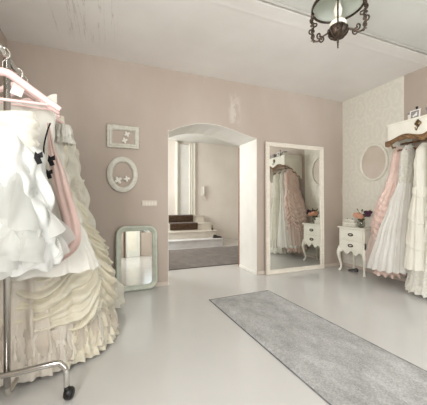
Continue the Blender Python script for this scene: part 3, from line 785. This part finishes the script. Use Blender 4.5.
# B: white satin gown with pink sash and black bows
gB = thing('gown', 'white satin gown with pink sash and small black bows behind the front tulle gown', 'gown', (RX, 2.06, 0))
build('bodice', drape([(1.80, .175, .05, .02, .02, 0), (1.74, .175, .055, .03, .02, 0), (1.66, .17, .065, .04, .02, 0), (1.45, .15, .06, .05, .02, 0), (1.36, .15, .06, .05, .02, 0)], 11, 12, 120, 40, 0, .02, None, lambda a: .10 * max(0, math.cos(a)) ** 1.5 - .02), M_white_sat, gB, True)
build('skirt', drape([(1.40, .145, .06, .05, .02, 0), (1.15, .24, .09, .08, .04, 0), (.9, .32, .13, .10, .06, -.02), (.70, .38, .16, .08, .065, -.04)], 13, 13, 180, 50, .006, .01), M_white_sat, gB, True)
def ribbon(pts, ws, m, parent, name, th=.004, wave=.01):
    bm = bmesh.new(); P = smoothpath(pts, 8); Wv = [v.x for v in smoothpath([(a, 0, 0) for a in ws], 8)]; g = []
    for i, p_ in enumerate(P):
        for j in range(9):
            s = j / 4 - 1; g.append(bm.verts.new(p_ + Vector((s * Wv[i], -.012 * math.cos(s * 7 + i * .12) * min(1, Wv[i] / .03) + wave * math.sin(i * .25), 0))))
    for i in range(len(P) - 1):
        for j in range(8): o = i * 9 + j; bm.faces.new((g[o], g[o + 1], g[o + 10], g[o + 9]))
    o = build(name, bm, m, parent, True); s = o.modifiers.new('s', 'SOLIDIFY'); s.thickness = th; return o
ribbon([(.165, -.085, 1.66), (.185, -.105, 1.5), (.225, -.14, 1.35), (.27, -.17, 1.17), (.315, -.20, .98), (.29, -.20, .86), (.20, -.20, .77)], [.006, .018, .038, .045, .048, .055, .03], M_pink_sat, gB, 'pink_sash')
def bow(parent, c, r):
    bm = bmesh.new(); c = Vector(c)
    for q, dz in (((-.55, .9), (.25, .35), (.75, -.75), (-.15, -1.0), (-.7, -.1)), 0), (((-.1, .5), (.8, .9), (.9, .1), (.2, -.1)), .003):
        A = [bm.verts.new(c + Vector((u * r * .7, -dz - .006 * math.sin(u * 5), v * r))) for u, v in q]
        bm.faces.new(A)
    o = build('bow', bm, M_blackrib, parent); s_ = o.modifiers.new('s', 'SOLIDIFY'); s_.thickness = .006
bow(gB, (.195, -.165, 1.41), .036); bow(gB, (.185, -.175, 1.325), .032)
bow(gA, (.205, -.088, 1.385), .036)
build('black_piping', tube(smoothpath([(.178, -.085, 1.66), (.162, -.095, 1.6), (.145, -.1, 1.5), (.15, -.1, 1.42)]), .0045, 6), M_blackrib, gB, True)
# C0: tulle gown whose skirt reaches the floor behind the front post
gD2 = thing('gown', 'blush white tulle gown with ragged floor-length hem behind the front rack post', 'gown', (-.53, 2.18, 0))
build('bodice', drape([(1.78, .14, .04, .01, 0, 0), (1.6, .16, .05, .03, 0, 0), (1.4, .13, .05, .04, 0, 0), (1.3, .14, .055, .05, 0, 0)], 11, 22, 100, 30, 0, .012), M_ivory_t, gD2, True)
build('skirt', drape([(1.34, .13, .05, .05, 0, 0), (1.0, .22, .10, .09, 0, 0), (.6, .27, .13, .12, .0, .0), (.25, .32, .18, .14, .0, .0), (.06, .34, .19, .15, .0, .0)], 22, 23, 220, 60, .02, .02, None, None, 1.5), M_ivory_t, gD2, True)
bm = bmesh.new()
for q, (z, rr) in enumerate(((.30, .31), (.20, .33), (.13, .335))):
    ruffle(rr, rr - .13, z, .12 if q < 2 else .09, .018, 26, 40 + q, 280, .02, 0, 0, bm)
build('hem_ruffle', bm, M_ivory_t, gD2, True)
build('hem_flounce', petals([(.42, .26, .13, 14, .32, .11, .05, 0, 0), (.30, .29, .15, 16, .24, .10, .05, 0, 0)], 21), M_sheer_ivory, gD2, True)
# D: cream draped pick-up gown
gD = thing('gown', 'cream gown with swagged pick-up overskirt spreading widest at the rack bottom', 'gown', (-.43, 2.50, 0))
build('bodice', drape([(1.86, .12, .04, .01, -.03, 0), (1.7, .16, .055, .03, -.03, 0), (1.45, .135, .055, .05, -.03, 0), (1.3, .14, .06, .05, -.03, 0)], 11, 32, 100, 36, 0, .016), M_cream_dr, gD, True)
def swag(a, z, t):
    # folds sagging between anchor points around the waist
    n_ = 3.0; u = (a / (2 * PI) * n_ + .30) % 1.0; p_ = 4 * u * (1 - u)
    nz = noise.noise(Vector((2.2 * math.cos(a), 2.2 * math.sin(a), z * 2.4)))
    s = z + .46 * p_ ** .8 * (1 - .5 * t) + .09 * nz
    f = .032 * (math.sin(60 * s) * .55 + math.sin(97 * s + 2.4 * nz) * .35 + math.sin(151 * s + 3 * nz) * .2) * min(1, t * 4)
    bulge = .045 * p_ * math.sin(PI * t) + .03 * nz
    return (f + bulge, -.04 * (1 - p_) * -t)
build('overskirt', drape([(1.34, .14, .07, .02, -.03, 0), (1.0, .24, .16, .04, -.02, 0), (.72, .39, .33, .03, 0, 0), (.5, .47, .44, .02, 0, 0), (.32, .48, .46, .01, .0, 0), (.22, .43, .42, .02, 0, 0)], 12, 33, 340, 190, .035, .02, swag, None, 1.0), M_cream_dr, gD, True)
build('underskirt', drape([(.60, .34, .32, .05, 0, 0), (.3, .43, .42, .10, .0, 0), (.05, .46, .44, .12, .02, 0)], 24, 34, 260, 30, .03, .015, None, None, 1.5), M_ivory_t, gD, True)
bm = bmesh.new()
for q, (z, rr, h) in enumerate(((.30, .42, .15), (.19, .44, .12), (.11, .45, .09))): ruffle(rr, rr - .01, z, h, .026, 34, 60 + q, 320, .03, .02, 0, bm)
build('hem_ruffle', bm, M_cream_dr, gD, True)
build('hem_flounce', petals([(.44, .39, .38, 18, .34, .12, .05, .02, 0), (.31, .41, .40, 22, .25, .11, .05, .02, 0)], 22), M_sheer_ivory, gD, True)
# C: ivory crumpled gowns further back
gC1 = thing('gown', 'ivory gown with gathered lace cap sleeve beside the black-bowed satin gown', 'gown', (RX + .01, 2.27, 0))
def crump(a, z, t): return (.022 * noise.noise(Vector((4 * math.cos(a), 4 * math.sin(a), z * 10))) + .012 * math.sin(38 * (z + .2 * math.cos(a))), 0)
build('bodice', drape([(1.80, .13, .045, .02, .02, 0), (1.70, .185, .06, .03, .02, 0), (1.5, .185, .06, .05, .02, 0), (1.3, .20, .065, .05, .03, 0)], 11, 42, 130, 50, 0, .012, crump), M_ivory_sat, gC1, True)
build('skirt', drape([(1.33, .195, .065, .05, .03, 0), (1.0, .27, .08, .08, .05, 0), (.7, .34, .10, .10, .07, 0), (.55, .36, .11, .10, .08, 0)], 15, 43, 160, 40, .01, .014, crump), M_ivory_sat, gC1, True)
for s in (-1, 1):
    bm = bmesh.new()
    for q in range(3): ruffle(.045 + .006 * q, .05, 1.72 - .035 * q, .07, .014, 9, 70 + q + s, 90, .012, .02 + s * .185, -.03, bm)
    build('cap_sleeve', bm, M_lace2, gC1, True)
gC2 = thing('gown', 'crumpled ivory gown with tucked bodice in the middle depth of the left rack', 'gown', (RX, 2.72, 0))
build('bodice', drape([(1.90, .10, .045, .02, .0, 0), (1.80, .20, .06, .03, .0, 0), (1.62, .235, .07, .05, .01, 0), (1.35, .27, .075, .05, .02, 0)], 12, 52, 150, 50, 0, .016, crump), M_ivory_c, gC2, True)
build('skirt', drape([(1.38, .265, .075, .05, .02, 0), (1.1, .28, .10, .07, .04, 0), (.8, .31, .12, .08, .06, 0), (.5, .35, .14, .10, .08, 0), (.2, .40, .16, .1, .08, 0)], 15, 53, 170, 60, .01, .012, crump), M_lace, gC2, True)
gC3 = thing('gown', 'long ivory gown with cascading ruffled edge at the far end of the left rack', 'gown', (RX, 3.0, 0))
build('bodice', drape([(1.92, .07, .045, .02, .0, 0), (1.80, .18, .06, .03, .0, 0), (1.6, .24, .07, .05, .01, 0), (1.35, .26, .075, .05, .02, 0)], 12, 62, 130, 40, 0, .018, crump), M_lace, gC3, True)
def stepr(a, z, t): return (.022 * abs(math.sin(z * 8 + .8 * math.cos(a * 2))) + .014 * math.sin(26 * (z + .3 * math.cos(a))) + .02 * noise.noise(Vector((4 * math.cos(a), 4 * math.sin(a), z * 6))), 0)
build('skirt', drape([(1.38, .27, .075, .04, .02, 0), (1.1, .30, .10, .05, .03, 0), (.8, .36, .12, .06, .04, 0), (.5, .43, .16, .06, .08, 0), (.2, .53, .2, .07, .12, 0), (.08, .55, .2, .07, .12, 0)], 17, 63, 200, 120, .012, .012, stepr), M_ivory_c, gC3, True)
# rosette flowers on the shoulder of the far gowns
for (x, y, z) in ((-.24, 2.66, 1.66), (-.215, 2.70, 1.56)):
    pass

# ---------------------------------------------------------------- right-hand canopy rack
CX, CY0, CY1 = 3.55, 1.36, 2.49
cp = thing('canopy_rack', 'white wall-mounted canopy shelf with carved brown rim holding gowns at the right', 'wall rack', (XR, 1.92, 0))
def L(x, y, z): return (x - XR, y - 1.92, z)
def scal(y):      # lower edge of the front board (world y)
    u = (CY1 - y) / (CY1 - CY0)
    return 1.97 + .05 * math.sin(min(1, u * 2.6) * PI) ** 2 * (u < .385) + (0 if u < .385 else 1) * .13 * max(0, math.sin((u - .385) / .615 * PI)) ** 1.2
def board():
    ys = [CY1 - (CY1 - CY0) * k / 48 for k in range(49)]
    poly_ = [(CY1 - 1.92, 2.18), ] + [(y - 1.92, scal(y)) for y in ys] + [(CY0 - 1.92, 2.18)]
    bm = bmesh.new()
    for a, b in zip(ys, ys[1:]):
        add_prism(bm, [(a - 1.92, scal(a)), (b - 1.92, scal(b)), (b - 1.92, 2.18), (a - 1.92, 2.18)], CX - XR, CX - XR + .022, 'yz')
    return bm
build('front_board', board(), M_white, cp)
for y in (CY1, CY0 + .02):
    pts = [(CX + .02 - XR, 2.18), (0, 2.18), (0, 1.70)]
    for k in range(17):
        t = k / 16; x = -(XR - CX - .02) * t
        pts.append((x, 1.70 + .27 * (.5 - .5 * math.cos(PI * t)) ** .8 - .02 * math.sin(t * PI * 2)))
    bm = prism(pts[:3] + pts[4:], y - .02 - 1.92, y - 1.92); build('side_panel', bm, M_white, cp)
build('top_board', boxr(CX - .012 - XR, 0, CY0 - .012 - 1.92, CY1 + .012 - 1.92, 2.18, 2.204, .004), M_white, cp)
build('rail', tube([L(3.78, CY0 + .02, 1.955), L(3.78, CY1 - .02, 1.955)], .013, 10), M_wood, cp, True)
# carved rim: leaf scrolls following the scalloped edge
bm = bmesh.new()
ys = [CY1 + .03 - (CY1 + .03 - CY0) * k / 90 for k in range(91)]
def rim(y): return scal(max(min(y, CY1), CY0))
def low(y): return rim(y) - .040 - .022 * abs(math.sin(y * 17 + .6)) - .01 * math.sin(y * 41)
for a, b in zip(ys, ys[1:]):
    add_prism(bm, [(a - 1.92, low(a)), (b - 1.92, low(b)), (b - 1.92, rim(b) + .012), (a - 1.92, rim(a) + .012)], CX - XR - .012, CX - XR + .004, 'yz')
yy = CY1 + .03; k = 0
while yy > CY0 + .1:
    ln = .12; pts = []
    for q in range(9):
        t = q / 8; y_ = yy - ln * t
        pts.append(L(CX - .016, y_, rim(y_) - .012 - .034 * t * (1 - .4 * t) + .012 * math.sin(t * 5)))
    add_tube(bm, smoothpath(pts, 2), [.003 + .009 * math.sin(PI * i_ / 16) for i_ in range(17)], 6)
    yy -= .075; k += 1
build('carved_rim', bm, M_wood, cp, True)
bm = bmesh.new()
for xx in (3.60, 3.70, 3.8, 3.9):
    z = 1.70 + .27 * max(0, .5 - .5 * math.cos(PI * (XR - xx) / (XR - CX))) ** .8
    add_tube(bm, smoothpath([L(xx - .05, CY1 + .012, z + .012), L(xx - .02, CY1 + .02, z - .016), L(xx + .02, CY1 + .018, z - .0), L(xx + .05, CY1 + .012, z - .045)], 4), .009, 6)
build('carved_rim', bm, M_wood, cp, True)
# ornate double hook on the front board
for yk in (2.11, 1.74):
    bm = bmesh.new(); c = L(CX - .006, yk, 2.125)
    add_prism(bm, [(c[1] + .034 * math.cos(a) * (1 + .15 * math.cos(4 * a)), c[2] + .042 * math.sin(a) * (1 + .15 * math.cos(4 * a))) for a in [2 * PI * j / 32 for j in range(32)]], c[0] - .004, c[0] + .006, 'yz')
    for j in range(4):
        a = j * PI / 2 + PI / 4
        bmesh.ops.create_icosphere(bm, subdivisions=1, radius=.010, matrix=Matrix.Translation((c[0] - .008, c[1] + .02 * math.cos(a), c[2] + .024 * math.sin(a))))
    add_tube(bm, smoothpath([(c[0] - .004, c[1], c[2] - .03), (c[0] - .012, c[1], c[2] - .06), (c[0] - .03, c[1], c[2] - .085), (c[0] - .048, c[1], c[2] - .07), (c[0] - .05, c[1], c[2] - .05)], 5), .006, 6)
    build('ornate_hook', bm, M_gold, cp, True)
# things on the canopy top
pc = thing('greeting_card', 'square grey and white printed card propped on the canopy shelf top', 'card', (CX + .06, 2.185, 2.205), rz=-PI / 2, rot=(-.12, 0, -PI / 2))
build('card_board', boxr(-.062, .062, -.006, .0, 0, .118), M_paper, pc); build('print', boxr(-.047, .047, -.008, -.006, .018, .105), M_card, pc)
bm = bmesh.new()
for (u, v, r) in ((.012, .05, .018), (-.012, .04, .012), (.02, .075, .009)):
    add_prism(bm, [(u + r * math.cos(a), v + r * math.sin(a)) for a in [2 * PI * j / 14 for j in range(14)]], -.010, -.008)
build('motif', bm, M_paper, pc)
db = thing('storage_box', 'greyish pink flat box lying on the canopy shelf beside the card', 'box', (CX + .14, 1.88, 2.205), rz=.05)
build('body', boxr(-.1, .1, -.17, .17, 0, .08, .004), M_card, db); build('lid', boxr(-.104, .104, -.174, .174, .072, .1, .004), M_card, db)
bt = thing('bottle', 'dark slim bottle standing on the canopy shelf, seen in the tall mirror', 'bottle', (3.66, 2.19, 2.205))
build('body', lathe([(.02, 0), (.027, .004), (.028, .09), (.012, .12), (.011, .15), (.015, .152), (.015, .165), (.001, .167)], seg=16), M_dark, bt, True)
vb = thing('storage_box', 'white upright box standing at the canopy shelf end, seen in the tall mirror', 'box', (3.72, 2.27, 2.205), rz=.3)
build('body', boxr(-.04, .04, -.05, .05, 0, .11, .004), M_white, vb); build('lid', boxr(-.043, .043, -.053, .053, .095, .12, .003), M_card, vb)

GH = 'dark wooden hangers under the canopy'
for y, lb in ((2.40, 'dark wooden hanger of the blush gown under the canopy'), (2.30, 'dark wooden hanger of the white tulle gown under the canopy'), (2.16, 'dark wooden hanger of the tiered ivory gown under the canopy'), (1.98, 'dark wooden hanger of the lace gown under the canopy')):
    hanger('clothes_hanger', lb, 3.78, y, 1.955, M_wood, .17, 0, GH, .06, .009)
# blush gown, outermost, faces the corner
g1 = thing('gown', 'blush pink ruched gown at the corner end of the canopy rack', 'gown', (3.78, 2.44, 0))
def ruch2(a, z, t):
    u = (a / (2 * PI) * 4 + .3) % 1.0; sag = .14 * 4 * u * (1 - u)
    return (.016 * math.sin(70 * (z + sag)) * min(1, t * 2) + .018 * noise.noise(Vector((4 * math.cos(a), 4 * math.sin(a), z * 8))), 0)
build('bodice', drape([(1.90, .07, .05, .02, -.04, 0), (1.80, .17, .07, .04, -.02, .0), (1.6, .18, .075, .05, -.02, .02), (1.4, .18, .08, .06, -.03, .06)], 9, 71, 120, 40, 0, .018), M_blush, g1, True)
build('skirt', drape([(1.43, .18, .09, .05, -.03, .06), (1.15, .24, .14, .07, -.04, .12), (.85, .24, .19, .08, -.03, .17), (.5, .22, .20, .09, -.01, .19), (.2, .20, .18, .1, -.02, .17), (.13, .19, .17, .1, -.02, .17)], 13, 72, 200, 110, .02, .014, ruch2, None, 1), M_blush, g1, True)
g1b = build('tulle_layer', drape([(1.2, .19, .12, .07, -.03, .09), (.85, .22, .18, .08, -.04, .14), (.5, .24, .22, .09, -.05, .20), (.28, .24, .23, .1, -.05, .22)], 15, 73, 180, 40, .015, .012, None, None, 1), M_sheer_blush, g1, True)
# white tulle gown
g2 = thing('gown', 'long plain white tulle gown next to the blush gown under the canopy', 'gown', (3.66, 2.32, 0))
build('bodice', drape([(1.90, .08, .03, .02, .06, 0), (1.8, .13, .05, .03, .03, 0), (1.6, .14, .055, .05, .03, .0), (1.4, .12, .055, .05, .02, .02)], 9, 81, 100, 36, 0, .01), M_lace2, g2, True)
build('skirt', drape([(1.43, .12, .055, .05, .02, .02), (1.1, .16, .11, .08, .0, .08), (.7, .20, .18, .10, -.02, .15), (.35, .23, .24, .10, -.03, .20), (.23, .235, .26, .10, -.03, .22)], 17, 82, 220, 50, .008, .006), M_white_tulle, g2, True)
# ivory tiered gown
g3 = thing('gown', 'ivory gown of flat fringed tiers right of the white tulle gown', 'gown', (3.66, 2.13, 0))
build('bodice', drape([(1.90, .08, .03, .02, .08, 0), (1.8, .15, .05, .03, .04, 0), (1.6, .16, .06, .04, .03, 0), (1.3, .15, .07, .05, .02, 0)], 9, 91, 100, 36, 0, .01), M_ivory_c, g3, True)
def tiers(a, z, t): return (.012 * (1 - ((z * 3.1 + .15 + .10 * math.sin(a * 2)) % 1.0)), 0)
build('skirt', drape([(1.34, .15, .07, .04, .02, 0), (1.0, .18, .10, .05, .0, .0), (.6, .20, .13, .06, -.01, .0), (.33, .22, .15, .07, -.01, .0)], 14, 92, 200, 130, .006, .006, tiers), M_ivory_c, g3, True)
# lace gown
g4 = thing('gown', 'white lace gown with scalloped floor-length hem at the right picture edge', 'gown', (3.72, 1.98, 0))
build('bodice', drape([(1.90, .08, .03, .02, .08, 0), (1.8, .15, .05, .03, .05, 0), (1.6, .17, .06, .04, .04, 0), (1.3, .15, .06, .05, .03, 0)], 9, 95, 100, 36, 0, .01), M_lace2, g4, True)
build('skirt', drape([(1.34, .15, .06, .05, .03, 0), (1.0, .19, .11, .08, .01, .0), (.6, .21, .17, .1, .0, .03), (.2, .24, .24, .11, .0, .06), (.07, .25, .26, .12, .0, .07)], 15, 96, 220, 60, .016, .012, None, None, 1), M_lace2, g4, True)
bm = ruffle(.24, .25, .15, .11, .018, 22, 5, 260, .02, 0, .065)
build('scalloped_hem', bm, M_lace2, g4, True)

# ---------------------------------------------------------------- chandelier
LX, LY = 1.527, 1.436
ch = thing('chandelier', 'antique bronze oil-lamp chandelier with opal shade hanging from the ceiling', 'chandelier', (LX, LY, 2.26))
CZ = -2.26
ZB = 2.37
build('bowl', lathe([(.001, -.085), (.008, -.08), (.006, -.062), (.014, -.056), (.016, -.05), (.03, -.046), (.055, -.025), (.064, 0), (.062, .02), (.05, .04), (.03, .05), (.001, .05)], (0, 0, ZB + CZ), 28), M_bronze, ch, True)
bm = bmesh.new()
for k in range(10):
    a = 2 * PI * k / 10
    add_tube(bm, smoothpath([(.012 * math.cos(a), .012 * math.sin(a), ZB - .054 + CZ), (.05 * math.cos(a), .05 * math.sin(a), ZB - .033 + CZ), (.069 * math.cos(a), .069 * math.sin(a), ZB + .002 + CZ), (.062 * math.cos(a), .062 * math.sin(a), ZB + .024 + CZ)], 4), .004, 5)
build('bowl_ribs', bm, M_bronze, ch, True)
build('oil_font', lathe([(.04, .03), (.056, .042), (.058, .056), (.044, .075), (.024, .085), (.022, .10), (.001, .10)], (0, 0, ZB + CZ), 24), M_bulb, ch, True)
build('lamp_chimney', lathe([(.02, .10), (.026, .13), (.03, .15), (.022, .18), (.017, .22), (.001, .222)], (0, 0, ZB + CZ), 20), M_bulb, ch, True)
ZR = 2.555; RR = .170
rngb = bmesh.new()
add_lathe(rngb, [(RR + .006, -.012), (RR + .010, 0), (RR + .006, .012), (RR - .002, .012), (RR - .002, -.012), (RR + .006, -.012)], (0, 0, ZR + CZ), 48, False)
build('shade_ring', rngb, M_bronze, ch, True)
sd = build('shade', lathe([(RR - .004, 0), (RR - .008, .03), (RR * .86, .07), (RR * .62, .105), (RR * .40, .13), (RR * .30, .16), (RR * .27, .17)], (0, 0, ZR + CZ), 40, False), M_opal, ch, True)
s = sd.modifiers.new('s', 'SOLIDIFY'); s.thickness = .003
build('smoke_cap', lathe([(RR * .3, 0), (RR * .32, .012), (RR * .2, .03), (.01, .05), (.008, .07), (.001, .07)], (0, 0, ZR + .17 + CZ), 24), M_bronze, ch, True)
a0 = math.atan2(-LY, -LX)
for k in range(4):
    a = a0 + k * PI / 2
    def Q(r, z):
        if r > .1 and abs(r - RR) > .012: r = .1 + (r - .1) * .74
        return (r * math.cos(a), r * math.sin(a), z + CZ)
    bm = bmesh.new()
    if k == 0 or k == 2:
        add_tube(bm, smoothpath([Q(.06, ZB), Q(.10, ZB - .01), Q(.15, ZB + .03), Q(.19, ZB + .09), Q(.2, ZB + .16), Q(RR + .008, ZR)], 5), .0062, 6)
    else:
        add_tube(bm, smoothpath([Q(.055, ZB + .01), Q(.10, ZB - .01), Q(.145, ZB - .035), Q(.185, ZB - .02), Q(.20, ZB + .03), Q(.185, ZB + .08), Q(.205, ZB + .13), Q(.2, ZB + .18), Q(RR + .008, ZR)], 5), .0068, 6)
    def curl(cx_, cz_, r0, turns, st, rad=.0058):
        pts = []
        for i in range(22):
            t = i / 21; an = st + turns * 2 * PI * t; rr = r0 * (1 - .8 * t)
            pts.append(Q(cx_ + rr * math.cos(an), cz_ + rr * math.sin(an)))
        add_tube(bm, pts, rad, 5)
    sc_ = 1 if k in (1, 3) else .6
    curl(.115, ZB - .03, .026 * sc_, 1.3, 1.2); curl(.135, ZB + .005, .026 * sc_, 1.2, 3.5)
    curl(.175, ZB + .005, .03 * sc_, 1.4, 4.4); curl(.21, ZB + .05, .026 * sc_, 1.3, 2.6)
    curl(.175, ZB + .085, .028 * sc_, 1.3, 0.2); curl(.20, ZB + .13, .022 * sc_, 1.2, 4.0); curl(.175, ZB + .165, .018 * sc_, 1.2, 1.0)
    for (r_, z_) in ((.16, -.03), (.2, .0), (.205, .09), (.185, .045)):
        bmesh.ops.create_icosphere(bm, subdivisions=1, radius=.0105 * sc_, matrix=Matrix.Translation(Q(r_, ZB + z_)))
    build('scroll_arm', bm, M_bronze, ch, True)
    # chain from ring to ceiling rose
    bm = bmesh.new()
    p0 = Vector(Q(RR + .006, ZR + .01)); p1 = Vector(Q(.015, 2.93)); n_ = 13
    for i in range(n_):
        c = p0.lerp(p1, (i + .5) / n_); dd = (p1 - p0).normalized(); sd_ = dd.cross(Vector((0, 0, 1))).normalized()
        if i % 2: sd_ = dd.cross(sd_)
        h_ = (p1 - p0).length / n_ * .62
        add_tube(bm, [c + dd * h_ * math.cos(x) + sd_ * .007 * math.sin(x) for x in [2 * PI * j / 10 for j in range(10)]], .002, 5, False, True)
    build('chain', bm, M_bronze, ch, True)
build('ceiling_rose', lathe([(.001, 2.92), (.02, 2.925), (.03, 2.95), (.055, 2.99), (.06, 3.035), (.001, 3.035)], (0, 0, CZ), 24), M_bronze, ch, True)
